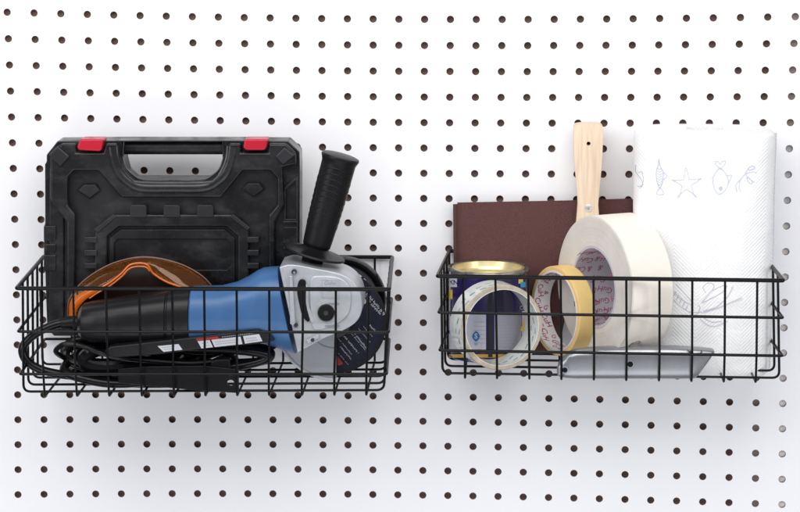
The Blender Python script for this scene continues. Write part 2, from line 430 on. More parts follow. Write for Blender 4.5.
B1, FL1, FR1 = basket('wider black wire basket holding the grinder, black case and orange goggles',
    [(16.5, 288.3, 389, 289.3, 185), (18, 331.5, 388.6, 332.2, 180), (20, 374, 386.6, 374, 173)],
    [154, 123, 91, 60, 28], (23.5, 391.5), (384, 390),
    [40, 73, 106, 139.5, 172.5, 204.5, 237, 269.5, 303, 336, 368.5], -6, -5, 6, P(200, 392, 95))
B2, FL2, FR2 = basket('narrower black wire basket holding tape rolls, paint can and paper towel',
    [(437.5, 276.2, 783.5, 280.6, 150), (438.5, 312.5, 783, 317.8, 146), (439.5, 350.3, 782.5, 355.8, 139)],
    [121, 88, 55, 24], (442.5, 373), (779.3, 377.8),
    [463, 495.6, 528.5, 561, 594, 626.8, 660, 692.8, 725.5, 757.6], 8, -6, 6, P(610, 376, 75))

# ------------------------------------------------------------------ black tool case
case = thing('tool_case', 'black plastic tool case with two red latches standing in the left basket behind the goggles', 'tool case', P(172, 336, 50))
outer = [(46.5, 155), (57.5, 141.2), (120, 140.6), (225, 140.6), (288, 141.2), (299.5, 152), (300, 166), (299.5, 328), (293, 336), (54, 336), (47, 329), (45, 268), (43.8, 266), (43.8, 226), (45, 224), (44.8, 164), (46.5, 162)]
hole = [(124.5, 142.2), (123.5, 160), (126.5, 172), (135, 179.5), (213, 179.5), (220, 172), (222.5, 160), (222, 142.2)]
holed(MB(), outer, [hole], 70, 38).build('shell', M['case'], case, 2.2, 3)
outer1 = [(50, 157), (60.5, 143.8), (76, 143.8), (76, 152.5), (103, 152.5), (105, 143.8), (117, 143.8), (121, 166), (128, 180), (140, 184.5), (207, 184.5), (219, 180), (225, 166), (229, 143.8), (241, 143.8), (241, 152.5), (268, 152.5), (268, 143.8), (286, 143.8), (296, 153.5), (296, 165), (282, 168), (284, 206), (275, 222), (275, 333), (66, 333), (66, 222), (50, 200)]
panel = [(67.5, 178), (74, 171), (98, 171), (121, 198), (221, 198), (243, 171), (270, 171), (277, 179), (277, 205), (268.5, 215), (268.5, 328), (75, 328), (75, 214), (67.5, 205)]
holed(MB(), outer1, [panel], 79, 70.5).build('lid_frame', M['case'], case, 2.3, 4)
# inner raised band and its window
band = [(94, 326), (94, 232), (115, 214.5), (232, 214.5), (249, 230), (249, 326)]
win = [(107, 320), (107, 237), (119, 227), (226, 227), (237.5, 236.5), (237.5, 320)]
holed(MB(), band, [win], 76.5, 70.5).build('raised_band', M['case'], case, 2.0, 3)
holed(MB(), [(109.5, 318), (109.5, 238.5), (120.5, 229.5), (224.5, 229.5), (235, 238.5), (235, 318)], [[(114, 243), (118, 239), (227, 239), (231, 243), (231, 266), (227, 270), (118, 270), (114, 266)]], 73, 69.5).build('window_trim', M['case'], case, .6, 2)
mb = MB()
for x in (130, 163.5, 197): mb.pxprism([(x + 1, 205), (x + 15, 205), (x + 16.5, 207), (x + 16.5, 217.5), (x, 217.5), (x, 207)], 78, 74)
for pts in ([(93.5, 229.5), (113.5, 214), (117, 217), (97, 233.5)], [(233, 214), (250.5, 228), (247.5, 231), (229.5, 217)]):
    mb.pxprism(pts, 77.8, 74)
for x0, x1 in ((84, 97), (247, 259)):
    for y in (237, 250, 263): mb.pxprism([(x0, y), (x1, y), (x1, y + 6), (x0, y + 6)], 78, 70)
mb.build('rib', M['case_l'], case, .9, 2)
for cx, cy in ((88.8, 191.5), (253, 190)):
    g = [(cx - 12.5, cy - 1), (cx - 6, cy - 8.2), (cx + 7.5, cy - 8.2), (cx + 12.5, cy - 1), (cx + .8, cy + 8)]
    MB().pxprism(g, 71.3, 70.2).build('badge_groove', M['case_d'], case)
    MB().pxprism([(cx + (x - cx) * .86, cy + (y - cy) * .82) for x, y in g], 74.5, 70.4).build('badge', M['case'], case, .9, 2)
for q in ([(48.5, 155), (57.5, 145.8), (70, 156.5), (60, 167.5)], [(284.5, 147), (295, 155.8), (283, 165.5), (274.5, 156.5)]):
    MB().pxprism(q, 81.5, 70).build('corner_pad', M['case_l'], case, 1.8, 3)
# handle bar, its moulded surround
MB().tube([P(116, 147.2, 56), P(230, 147.2, 56)], 7.2, 20).build('handle', M['case_d'], case)
sur = spline([P(x, y, 73) for x, y in [(113, 146), (115, 158), (120, 172), (129, 181), (142, 187), (172, 187.5), (204, 187), (217, 181), (226, 172), (231, 158), (233, 146)]], 6)
MB().tube(sur, 8.0, 14).build('handle_surround', M['case_g'], case)
for pts, r in (([(117.5, 146), (119, 158), (123, 169), (131, 178.5), (143, 182.5), (204, 182.5), (216, 178.5), (223, 168), (227, 157), (228, 146)], 2.0),):
    MB().tube(spline([P(x, y, 79) for x, y in pts], 6), r, 10).build('surround_ridge', M['case_g'], case)
MB().pxprism([(80, 139.4), (103.5, 139.4), (101.5, 150.5), (99, 151.5), (79, 150.5), (76.8, 148)], 84, 60).build('latch', M['red'], case, 1.6, 3)
MB().pxprism([(244.5, 139.4), (267.5, 139.4), (266.5, 148), (264, 150.5), (246, 150.5), (243, 148)], 84, 60).build('latch', M['red'], case, 1.6, 3)
for y0, y1, dx in ((226, 241, 0), (244, 252, 2), (255, 271, 0)):
    MB().pxprism([(43.6 + dx, y0), (56, y0), (56, y1), (43.6 + dx, y1)], 74.6, 42).build('hinge_block', M['case'], case, 1, 2)
for y0, y1 in ((221, 224), (227, 244), (247, 250)):
    MB().pxprism([(283, y0), (297, y0), (297, y1), (283, y1)], 76, 60).build('hinge_block', M['case'], case, .8, 2)
holed(MB(), [(283.5, 188), (297.5, 176), (297.5, 318), (283.5, 322)], [[(286, 190), (295.5, 181), (295.5, 219), (286, 219)]], 74.5, 69.5).build('side_panel', M['case'], case, .8, 2)
MB().pxprism([(49, 168), (57, 168), (57, 205), (64, 213), (64, 330), (50, 330), (49, 325)], 73, 68).build('side_panel', M['case'], case, 1.5, 3)

# ------------------------------------------------------------------ orange goggles
gog = thing('safety_goggles', 'orange tinted safety goggles lying between the black case and the grinder', 'safety goggles', P(140, 325, 105))
out = sp2([(68, 322), (68.5, 303), (76, 289), (90, 276), (110, 264.5), (130, 258.5), (146, 257), (165, 259.5), (185, 266), (202, 276), (213, 288), (219, 302)], 6)
inn = sp2([(76, 325), (77, 308), (86, 298), (97, 290), (110, 282.5), (122, 273), (131, 264.5), (146, 264), (153, 273), (166, 281.5), (185, 289), (200, 300)], 6)
n = len(out); K = 8; vs = []
for i in range(n):
    for k in range(K + 1):
        t = k / K; x = out[i][0] * (1 - t) + inn[i][0] * t; y = out[i][1] * (1 - t) + inn[i][1] * t
        vs.append(P(x, y, 93 + 17 * math.sin(t * math.pi / 2)))
mb = MB(); mb.add(vs, [(i * (K + 1) + k, i * (K + 1) + k + 1, (i + 1) * (K + 1) + k + 1, (i + 1) * (K + 1) + k) for i in range(n - 1) for k in range(K)])
lens = mb.build('lens', M['orange_lens'], gog)
sd = lens.modifiers.new('solid', 'SOLIDIFY'); sd.thickness = 0.0016
MB().tube([P(x, y, 111) for x, y in inn], 1.1, 8).build('nose_frame', M['orange'], gog)
MB().tube([P(x, y, 92.5) for x, y in out], 0.8, 8).build('lens_edge', mat('smoky_lens_edge', (0.16, 0.07, 0.05), 0.2), gog)
mb = MB(); a = sp2([(69, 323), (69.5, 304), (75, 297), (84, 291), (96, 287)], 6); c = sp2([(74, 322), (77, 310), (84, 301), (92, 295), (103, 289)], 6)
mb.add([P(x, y, 112) for x, y in a] + [P(x, y, 114) for x, y in c], [(i, i + 1, len(a) + i + 1, len(a) + i) for i in range(len(a) - 1)])
o = mb.build('temple', M['orange'], gog); sd = o.modifiers.new('solid', 'SOLIDIFY'); sd.thickness = 0.002
MB().tube([P(x, y + 3.2, 113) for x, y in inn[14:46]], .8, 8).build('nose_frame', M['orange'], gog)
# lens carried on under the bridge, coloured dark for the shade inside
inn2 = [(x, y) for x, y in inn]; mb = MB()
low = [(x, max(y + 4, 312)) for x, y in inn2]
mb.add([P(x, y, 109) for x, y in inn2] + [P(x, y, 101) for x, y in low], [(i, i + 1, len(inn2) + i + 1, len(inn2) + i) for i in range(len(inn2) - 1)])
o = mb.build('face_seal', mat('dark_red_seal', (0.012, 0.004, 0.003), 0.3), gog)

# ------------------------------------------------------------------ angle grinder
gr = thing('angle_grinder', 'blue and black angle grinder with silver gear head lying in the left basket', 'angle grinder', P(225, 384, 130))
GV = 130
def loft(mb, st, v=GV, n=36, ex=2.5, cap0=True, cap1=True):
    vs = []; fs = []
    for (x, yt, yb, hv, sh) in st:
        cy = (yt + yb) / 2; ry = (yb - yt) / 2
        for k in range(n):
            an = 2 * math.pi * k / n; c, s_ = math.cos(an), math.sin(an)
            ey = math.copysign(abs(s_) ** (2 / ex), s_); ez = math.copysign(abs(c) ** (2 / ex), c)
            p = P(x + sh * ey, cy + ry * ey, v); vs.append(Vector((p.x, p.y - hv * ez, p.z)))
    m_ = len(st)
    for i in range(m_ - 1):
        for k in range(n): fs.append((i * n + k, i * n + (k + 1) % n, (i + 1) * n + (k + 1) % n, (i + 1) * n + k))
    if cap0: fs.append(tuple(range(n)))
    if cap1: fs.append(tuple((m_ - 1) * n + k for k in range(n)))
    mb.add(vs, fs); return mb
loft(MB(), [(79, 312, 332, 12, 0), (80.5, 307, 336, 17, 0), (84, 303.5, 339, 21, 0), (92, 301.5, 341, 24, 0), (130, 295.5, 343, 26, 0), (167, 290.2, 343.5, 27, 0), (168, 291, 342.8, 26, 0), (169, 291, 342.8, 26, 0), (170, 289.6, 343.5, 27.5, 0), (191, 287.8, 343, 28, 0)]).build('motor_cap', M['tail'], gr, sharp=25)
loft(MB(), [(191.5, 288.5, 342, 27, 0), (193, 286.8, 343, 28.5, 0), (222, 286, 342, 28.5, 0), (238, 282, 341, 28.5, 0.5), (250, 276.5, 340.5, 29, 1.5), (260, 271, 342, 30, 3), (268, 268.3, 345, 31, 5), (277, 267.3, 349, 32, 7), (287.5, 266.8, 352.5, 32, 9)]).build('motor_housing', M['blue'], gr, sharp=25)
def fl0(x, y, e=0): return P(x, y, 162.5 + e)
# raised moulding lines of the blue housing
def bs(x, y, e=0.4):
    p = P(x, y, GV + 30); return Vector((p.x, p.y - e, p.z))
head_o = sp2([(279.2, 267.5), (288, 264.8), (300, 265.5), (315, 268.5), (333, 272), (346, 276.5), (355, 284), (361, 296), (361.5, 312), (355, 323), (342, 331), (325, 338), (312, 345), (297.5, 353)], 4)
head_o = [(279.2, 267)] + head_o[1:-1] + [(297.5, 353)]
MB().pxprism(head_o, 163, 106).build('gear_head', M['alu'], gr, 11, 8)
MB().pxprism(sp2([(311, 279), (322, 276), (338, 277.5), (347, 283), (351, 294), (350, 310), (343, 320), (330, 327), (318, 330), (312, 326), (310, 300)], 5, True), 165, 160).build('head_plate', M['alu'], gr, 1.8, 4)
MB().tube(spline([fl0(x, y) for x, y in [(284, 268.5), (287, 285), (290, 305), (294, 328), (298, 346)]], 5), 1.0, 8).build('head_seam', M['alu'], gr)
FV = 165
def fl(x, y, e=0.4): return P(x, y, FV + e)
# raised vertical ridge and slot on the gear head
MB().pxprism([(289, 276), (292.5, 276), (295.5, 323), (293, 326), (290, 324)], 167, 163).build('head_ridge', M['alu'], gr, .8, 2)
sl = sp2([(298.5, 282), (301.5, 279.5), (305.5, 281.5), (305.5, 290), (305.2, 302), (307, 312), (309.5, 320), (307, 321.5), (302, 315), (298.3, 300), (297, 290)], 4, True)
MB().pxprism(sl, 166.2, 163).build('air_slot', M['rubber'], gr, .6, 2)
MB().pxprism(sp2([(305.8, 284), (308.5, 290), (308.5, 302), (311, 312), (314, 322), (311, 322), (308, 313), (306, 302), (306, 292)], 3, True), 165.8, 163).build('slot_lip', M['alu'], gr, .4, 2)
MB().pxprism(circ(294, 272, 2.7, 20), 166, 163).build('screw', M['darksteel'], gr, .4, 2)
MB().pxprism(circ(294.3, 272.8, 1.3, 14), 166.6, 163).build('screw', M['steel'], gr)
holed(MB(), [(321, 279), (339, 279.8), (338.6, 298.5), (321.2, 297.6)], [[(321.8, 279.8), (338.2, 280.5), (337.9, 297.7), (322, 296.9)]], 165.7, 163).build('badge_frame', M['alu'], gr)
mb = MB(); put_text(mb, 'Gdw', 6.2, lambda x, y: fl(x, 566.4 - y), 329.6, 283.2, 0, .35); mb.build('badge_lettering', mat('cast_letter_shade', (.33, .34, .36), .5, metal=.3), gr, smooth=False)
mb = MB(); ribbon(mb, fl, sp2([(325, 289.5), (328, 291.2), (333, 290.4)], 3), .7); mb.build('badge_mark', M['print_grey'], gr, smooth=False)
holed(MB(), circ(326, 313, 10.2, 32), [circ(326, 313, 8.6, 32)], 165.9, 163).build('button_ring', M['alu'], gr, .3, 1)
MB().pxprism(circ(326, 313, 8.2, 36), 168.5, 162).build('lock_button', M['rubber'], gr, 1.2, 3)
MB().lathe(P(326, 313, 168.5), (0, -1, 0), [(0, 2.4), (.5, 2.2), (.6, 0.01)], 16).build('button_centre', M['darksteel'], gr)
for y0 in (303.2, 325.5):
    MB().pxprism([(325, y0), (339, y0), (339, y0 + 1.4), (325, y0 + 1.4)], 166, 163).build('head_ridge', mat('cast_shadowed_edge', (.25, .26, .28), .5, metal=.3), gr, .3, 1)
MB().pxprism([(306, 340.5), (318, 334.5), (320, 337.5), (308, 344.5)], 166.8, 160).build('clamp_lug', M['alu'], gr, 1, 2)
MB().pxprism(circ(312.5, 340, 1.9, 14), 167.6, 160).build('screw', M['darksteel'], gr)
MB().pxprism(circ(296, 325.5, 2, 14), 166.4, 160).build('screw', M['darksteel'], gr)
# guard and disc
DC = (334, 321.5)
disc_c = P(DC[0], DC[1], 103)
mb = MB(); mb.lathe(disc_c, (0, -1, 0), [(-1.5, 11), (1.5, 11), (1.5, 51), (1.2, 51.3), (-1.2, 51.3), (-1.5, 51)], 96, True)
dk = mb.build('cutting_disc', M['discblack'], gr, sharp=30)
def ds(x, y, e=1.75): return P(x, y, 103 + e)
mb = MB(); n = 60
cin = circ(DC[0], DC[1], 20, n); cout = circ(DC[0], DC[1], 49.5, n)
rings = [circ(DC[0], DC[1], r, n) for r in (20, 49.3)]
mb.add([ds(x, y, 1.65) for x, y in rings[0]] + [ds(x, y, 1.65) for x, y in rings[1]], [(i, (i + 1) % n, n + (i + 1) % n, n + i) for i in range(n)])
mb.build('disc_print', M['navy'], dk, smooth=False)
# lines of tiny print, running down to the right
mbw = MB(); mbr = MB()
def dstroke(mbx, x, y, ang, L, h, seed):
    rnd = random.Random(seed); c, s_ = math.cos(ang), math.sin(ang); u = 0
    while u < L:
        wd = rnd.uniform(.5, 1.3)
        for j in range(2):
            hh = h * rnd.uniform(.35, 1); o_ = rnd.choice((0, h - hh))
            pts = [(u, o_), (u + wd * .45, o_), (u + wd * .45, o_ + hh), (u, o_ + hh)]
            if j: pts = [(u, h * .4 + 0), (u + wd, h * .4), (u + wd, h * .6), (u, h * .6)]
            mbx.add([ds(x + a * c - b_ * s_, y + a * s_ + b_ * c, 1.9) for a, b_ in pts], [(0, 1, 2, 3)])
        u += wd + .35
        if rnd.random() < .12: u += 1.2
A = math.radians(50)
dstroke(mbw, 357.5, 280, A, 44, 3.4, 1); dstroke(mbw, 354.3, 281.5, A, 26, 2.0, 2)
dstroke(mbw, 372.5, 303, A, 14, 2.6, 3)
for i, (x, y, L, hgt) in enumerate([(338, 337, 22, 1.2), (345, 335.5, 22, 2.2), (350, 331, 26, 1.1), (354.5, 332, 20, 2.2), (359, 328, 18, 1.2), (369, 322, 15, 2.4), (341, 346, 16, 1.6), (339, 353, 14, .9), (364, 326, 14, 1.0)]):
    dstroke(mbw, x, y, A, L, hgt, 10 + i)
mbw.build('disc_lettering', M['print_white'], dk, smooth=False)
mbr.add([ds(x, y, 1.85) for x, y in [(337.3, 356), (343, 363.5), (340.5, 365), (337.3, 365.5)]], [(0, 1, 2, 3)])
mbr.build('disc_lettering', M['print_red'], dk, smooth=False)
mb = MB(); mb.add([ds(x, y, 1.9) for x, y in sp2([(359, 297), (362.5, 296.5), (366, 300), (365, 304), (361, 301)], 3, True)], [tuple(range(15))]); mb.build('disc_lettering', M['print_white'], dk, smooth=False)
# guard: a plate over the left half of the disc with a skirt round its edge
gp = [(336.2, 300), (336.2, 321.5)] + [(336.2, 377.8)] + circ(DC[0], DC[1], 57, 40, 90, 205)[1:]
MB().pxprism(gp, 113, 111).build('guard', M['steel'], gr, .5, 2)
mb = MB(); arc = circ(DC[0], DC[1], 57.3, 48, 88, 206)
mb.tube([P(x, y, 112.5) for x, y in arc], 1.9, 10)
a2 = [P(x, y, 113) for x, y in arc]; n = len(a2)
mb.add(a2 + [Vector((p.x, -92, p.z)) for p in a2], [(i, i + 1, n + i + 1, n + i) for i in range(n - 1)])
mb.build('guard_skirt', M['steel'], gr)
MB().tube([P(x, y, 113.2) for x, y in circ(DC[0], DC[1], 27, 24, 85, 150)], 1.2, 8).build('guard_ridge', M['steel'], gr)
MB().pxprism(circ(DC[0], DC[1], 17, 30), 111, 105).build('flange_nut', M['darksteel'], gr, 1, 2)
# side handle
h0 = P(314, 254.5, GV); h1 = P(341, 155, GV); ax = h1 - h0; HL = ax.length
prof = [(-16, 0.1), (-16, 9.2), (-10, 9.4), (-9.5, 10.3), (-4, 10.3), (-3.5, 10.8), (0, 10), (0.2, 29.5), (1.2, 30.3), (2.6, 29.6), (3.6, 22), (5.5, 15), (8, 12.2)]
k = 26
for i in range(k + 1):
    t = i / k; rr = 13.4 + 3.0 * t ** .8 + 0.45 * math.sin(t * math.pi * 1.0) + (0.35 if i % 2 and 6 < i < 22 else 0)
    prof.append((9 + t * (HL - 20), rr))
prof += [(HL - 8, 16.5), (HL - 4.5, 17.8), (HL - 2.5, 18.6), (HL - .8, 18), (HL, 15.5), (HL + .5, 0.1)]
hd = MB().lathe(h0, ax, prof, 48).build('side_handle', M['rubber'], gr, sharp=50)
# slanting grip lines on the handle
axn = ax.normalized(); sx = axn.cross(Vector((0, 1, 0))).normalized() * -1
def hs(u, t, e=0.25):
    """u across the front of the grip (-1..1), t along it"""
    tt = max(0, min(1, (t - 9) / (HL - 20))); r = 13.4 + 3.0 * tt ** .8 + 0.45 * math.sin(tt * math.pi) + e
    an = u * math.pi / 2
    return h0 + axn * t + (Vector((1, 0, 0)) - axn * axn.x).normalized() * (r * math.sin(an)) + Vector((0, -1, 0)) * (r * math.cos(an))
mb = MB()
for i in range(9):
    t0 = 38 + i * 5.6
    mb.tube([hs(-.62 + 1.2 * j / 8, t0 + 7 * math.sin((j / 8) * math.pi * .9) - 3 * (j / 8), -.1) for j in range(9)], .55, 6)
mb.tube([hs(-.72 + .12 * math.sin(j / 12 * math.pi), 20 + j * 5.6, -.1) for j in range(13)], .6, 6)
for i in range(3): mb.tube([hs(-.75 + 1.5 * j / 10, 92 - i * 5 + (j - 5) ** 2 * .18, -.1) for j in range(11)], .5, 6)
mb.build('grip_line', M['rubber'], hd)
# power cord: leaves the motor cap, swings round the left end and lies in coils under the tool
cord = [(86, 323, 130), (66, 322, 134), (46, 328, 138), (30, 338, 140), (22.5, 349, 140), (27, 361, 140), (42, 370, 138), (66, 375, 134), (95, 377, 120), (135, 376, 96), (180, 362, 78), (230, 349, 96), (262, 348, 122), (271, 354, 134), (262, 361, 138), (225, 364, 128), (170, 369, 118), (120, 372, 122), (92, 367, 128), (72, 361, 124), (64, 351, 112), (74, 341, 100), (100, 340, 104), (140, 346, 118), (190, 350, 132), (240, 350.5, 142), (268, 356, 142), (250, 364, 139), (200, 371, 136), (150, 381, 140), (112, 383.5, 142), (80, 378, 142), (64, 370, 134), (74, 358, 118), (100, 352, 104), (160, 356, 100), (210, 362, 108)]
MB().tube(spline([P(*q) for q in cord], 9), 4.3, 12).build('power_cord', M['cable'], gr)
c2 = [(62, 345, 146), (72, 344.2, 148), (86, 347, 150), (100, 352.5, 150), (120, 357.5, 149), (150, 360.5, 146), (190, 363, 142), (225, 361, 138), (212, 370, 132), (150, 374, 122), (100, 369, 110), (70, 360, 120), (56, 352, 138)]
MB().tube(spline([P(*q) for q in c2], 9, True), 2.6, 10, True).build('power_cord', M['cable'], gr)
c3 = [(86, 350, 92), (74, 358, 96), (82, 371, 104), (110, 376, 110), (160, 378, 112), (215, 374, 106), (236, 362, 92), (210, 352, 82), (150, 349, 78), (100, 346, 84)]
MB().tube(spline([P(*q) for q in c3], 9, True), 4.2, 10, True).build('power_cord', M['cable'], gr)
c4 = [(78, 344, 110), (66, 352, 118), (74, 364, 122), (110, 368, 124), (165, 366, 118), (200, 356, 104), (170, 345, 92), (110, 342, 96)]
MB().tube(spline([P(*q) for q in c4], 9, True), 4.4, 10, True).build('power_cord', M['cable'], gr)
c5 = [(92, 352, 132), (84, 360, 134), (96, 366, 134), (140, 364, 132), (180, 358, 126), (150, 350, 116), (110, 346, 118)]
MB().tube(spline([P(*q) for q in c5], 9, True), 7.0, 10, True).build('power_cord', M['cable'], gr)
c6 = [(84, 366, 100), (76, 374, 108), (96, 380, 112), (150, 383, 112), (205, 380, 104), (226, 370, 96), (190, 364, 88), (130, 362, 88)]
MB().tube(spline([P(*q) for q in c6], 9, True), 5.0, 10, True).build('power_cord', M['cable'], gr)
c7 = [(96, 346, 96), (80, 356, 104), (96, 364, 106), (160, 364, 104), (205, 354, 96), (220, 346, 86), (160, 342, 84)]
MB().tube(spline([P(*q) for q in c7], 9, True), 6.0, 10, True).build('power_cord', M['cable'], gr)
MB().tube([P(96, 323, GV), P(80, 323, GV), P(70, 322.3, 133), P(60, 323.4, 135.5)], [9, 7.5, 6.2, 5], 14).build('cord_sleeve', M['rubber'], gr)

# flat bar with label strips under the tool
bar = thing('labelled_bar', 'dark grey plastic bar with red and white label strips under the blue housing', 'plastic bar', P(190, 352, 150))
bo = [(104, 351), (110, 346.5), (188, 337.8), (258, 329.2), (270, 333), (275, 341), (262, 343.5), (200, 349.5), (160, 354.5), (112, 358)]
MB().pxprism(bo, 161, 148).build('bar_body', M['greybar'], bar, 1.8, 3)
def bf(x, y, e=.25): return P(x, y, 161 + e)
mb = MB(); mb.add([bf(*q) for q in [(157.5, 346), (178.5, 344), (182.5, 349.7), (163.5, 351.8)]], [(0, 1, 2, 3)]); 
for q in ([(197.5, 341.2), (209.6, 340), (213, 347.2), (201.5, 348.4)], [(211.3, 339.8), (240.5, 336.5), (242.5, 344), (214.7, 347)], [(243, 336), (259, 334), (262.5, 341.2), (245, 343.6)]):
    mb.add([bf(*p) for p in q], [(0, 1, 2, 3)])
mb.build('label_strip', mat('label_white', (0.55, .56, .6), .4), bar, smooth=False)
mb = MB(); mb.add([bf(*q) for q in [(196, 338.6), (218, 336.3), (219, 338.8), (197.2, 341)]], [(0, 1, 2, 3)]); mb.build('label_strip', M['print_red'], bar, smooth=False, label='red header of the label strip')
mb = MB()
for (x, y, L) in ((222, 336.6, 34), (215, 341.8, 22), (216, 344, 21), (246, 338.2, 12), (247, 340.6, 11), (162, 347.3, 15), (164, 349.3, 13), (202, 343, 7), (203.4, 345.6, 7)):
    for j in range(int(L / 2.2)):
        x_ = x + j * 2.2; y_ = y - j * 2.2 * .115
        mb.add([bf(x_, y_, .4), bf(x_ + 1.6, y_ - .18, .4), bf(x_ + 1.6, y_ + .5, .4), bf(x_, y_ + .7, .4)], [(0, 1, 2, 3)])
mb.build('label_lettering', M['print_grey'], bar, smooth=False)
# flat black spanner with a hanging hole
wr = MB(); holed(wr, [(118, 369), (150, 366.5), (205, 366), (238.5, 369.5), (239, 391), (236, 393), (190, 390), (150, 386), (118, 383)], [circ(230.5, 383, 3.6, 24, ry=3.0)], 160, 156.5)
o = wr.build('flat_spanner', M['cable'], None, .6, 2)
tag(o, 'flat black steel spanner with round hole in its end, low in left basket', 'spanner')
# small grey clamp block
o = MB().pxprism([(211, 361.5), (216, 359.5), (229.5, 359), (231, 370), (209, 371)], 146, 132).build('clamp_block', M['greybar'], None, 1.5, 2)
tag(o, 'small dark grey block resting behind the upper edge of the flat spanner', 'block')
# slotted backing pad behind the disc
bp_ = thing('backing_pad', 'round black slotted backing pad standing at the right end behind the grinder disc', 'backing pad', P(342, 345, 72))
pc = P(342.5, 299.5, 70)
MB().lathe(pc, (0, -1, 0), [(-4, 36), (6, 36), (8, 39), (8, 41.5), (5, 43), (-4, 43)], 72, True).build('pad_rim', M['cable'], bp_, sharp=30)
MB().lathe(pc, (0, -1, 0), [(1, 31), (4.5, 31), (4.5, 36.3), (1, 36.3)], 72, True).build('pad_ring', mat('grey_pad_ring', (.06, .06, .065), .45), bp_, sharp=30)
MB().lathe(pc, (0, -1, 0), [(-1, 6), (1.5, 6), (1.5, 14), (0, 14), (-1, 14)], 48, True).build('pad_hub', M['rubber'], bp_)
for i in range(30):
    a = math.radians(12 * i); u = Vector((math.cos(a), 0, math.sin(a))); q = Vector((-u.z, 0, u.x))
    b0 = pc + u * 13; b1 = pc + u * 31.5
    MB().prism([b0 - q * 1 + Vector((0, -3, 0)), b1 - q * 1.5 + Vector((0, -3, 0)), b1 + q * 1.5 + Vector((0, -3, 0)), b0 + q * 1 + Vector((0, -3, 0))],
               [b0 - q * 1, b1 - q * 1.5, b1 + q * 1.5, b0 + q * 1]).build('pad_spoke', M['rubber'], bp_)

# ------------------------------------------------------------------ sandpaper
sp = thing('sandpaper_stack', 'folded reddish brown sandpaper sheets standing upright at the back of the right basket', 'sandpaper', P(540, 352, 4))
MB().pxprism([(453, 204.3), (520, 202), (632, 198.6), (632.5, 352), (454.5, 352)], 9.0, 8.0).build('sheet', M['sandback'], sp)
pts = []; NX = 24
mb = MB()
for i in range(NX + 1):
    f = i / NX; x = 457.3 + (633 - 457.3) * f; yt = 202.6 + (200 - 203.3) * f; wv_ = 0.6 * math.sin(f * 7)
    pts.append((P(x, yt, 10.2 + wv_), P(x, 352, 10.2 + wv_ * .3)))
mb.add([p for q in pts for p in q], [(2 * i, 2 * i + 2, 2 * i + 3, 2 * i + 1) for i in range(NX)])
o = mb.build('sheet', M['sand'], sp); sd = o.modifiers.new('solid', 'SOLIDIFY'); sd.thickness = .0008

# ------------------------------------------------------------------ putty knife
pk = thing('putty_knife', 'putty knife with pale wooden handle pointing up between sandpaper and large cream roll', 'putty knife', P(588, 345, 10))
ho = sp2([(574, 128), (576.5, 125), (582, 124.2), (588, 123.8), (597, 124.2), (601.5, 125.5), (603, 129), (602.8, 145), (601.8, 165), (600, 185), (598.3, 205), (598.2, 232), (577.5, 232), (577.8, 205), (576.8, 188), (575, 168), (573.8, 145)], 3, True)
holed(MB(), ho, [circ(588.6, 143.8, 2.0, 20)], 31, 13).build('handle', M['wood'], pk, 4.2, 5)
MB().pxprism(circ(588.6, 143.8, 2.2, 18), 17, 14).build('hanging_hole', M['hole_dark'], pk)  # dark disc paints the shade inside the drilled hole
MB().lathe(P(588.4, 208.5, 30.6), (0, -1, 0), [(0, 4.0), (.8, 3.8), (1.2, 2.6), (1.2, .01)], 28).build('rivet', M['white_rivet'], pk)
MB().lathe(P(588.4, 208.5, 31.4), (0, -1, 0), [(0, 1.6), (.7, 1.4), (.75, .01)], 18).build('rivet', M['steel'], pk)
MB().pxprism([(579, 228), (597, 228), (600, 260), (618, 345), (560, 345), (576, 260)], 13.6, 12.2).build('blade', M['steel'], pk)

# ------------------------------------------------------------------ rolls of tape
def roll(name, label, cx, cy, v, R, Rc, Rin, wd, yaw, pitch, m_out, m_side, m_core, m_end, base_py, shape=0):
    """axis n points to the viewer side; the roll runs back from its near face"""
    c = P(cx, cy, v)
    nrm = Vector((math.sin(yaw) * math.cos(pitch), -math.cos(yaw) * math.cos(pitch), math.sin(pitch)))
    t = thing(name, label, 'tape roll', P(cx, base_py, v), 'rolls of tape in the right basket')
    rr = 1.2; rj = random.Random(int(cx)); NR = max(3, int((R - Rc) / .9))
    MB().lathe(c, -nrm, [(0, Rc + .01)] + [((.16 if k % 2 else 0) * rj.random(), Rc + .01 + (R - rr - Rc) * (k + .6 * rj.random()) / NR) for k in range(1, NR)] + [(0, R - rr), (rr * .3, R - rr * .3), (rr, R), (wd - rr, R), (wd - rr * .3, R - rr * .3), (wd, R - rr), (wd, Rc + .01)] , 96, True).build('tape', m_side, t, sharp=28)
    MB().lathe(c, -nrm, [(rr, R + .05), (wd * .5, R + .12), (wd - rr, R + .05)], 96).build('tape_surface', m_out, t)
    MB().lathe(c, -nrm, [(-.3, Rc), (wd + .3, Rc), (wd + .3, Rin), (-.3, Rin)], 96, True).build('core', m_core, t, sharp=28)
    a = Vector((0, 0, 1)) if abs(nrm.z) < .9 else Vector((1, 0, 0)); u = nrm.cross(a).normalized(); q = nrm.cross(u)
    def inner(s_, w_, r=Rin - .12):
        an = s_ / Rin; return c - nrm * w_ + (u * math.cos(an) + q * math.sin(an)) * r
    def outerf(s_, w_, r=R + .35):
        an = s_ / R; return c - nrm * w_ + (u * math.cos(an) + q * math.sin(an)) * r
    return t, inner, outerf
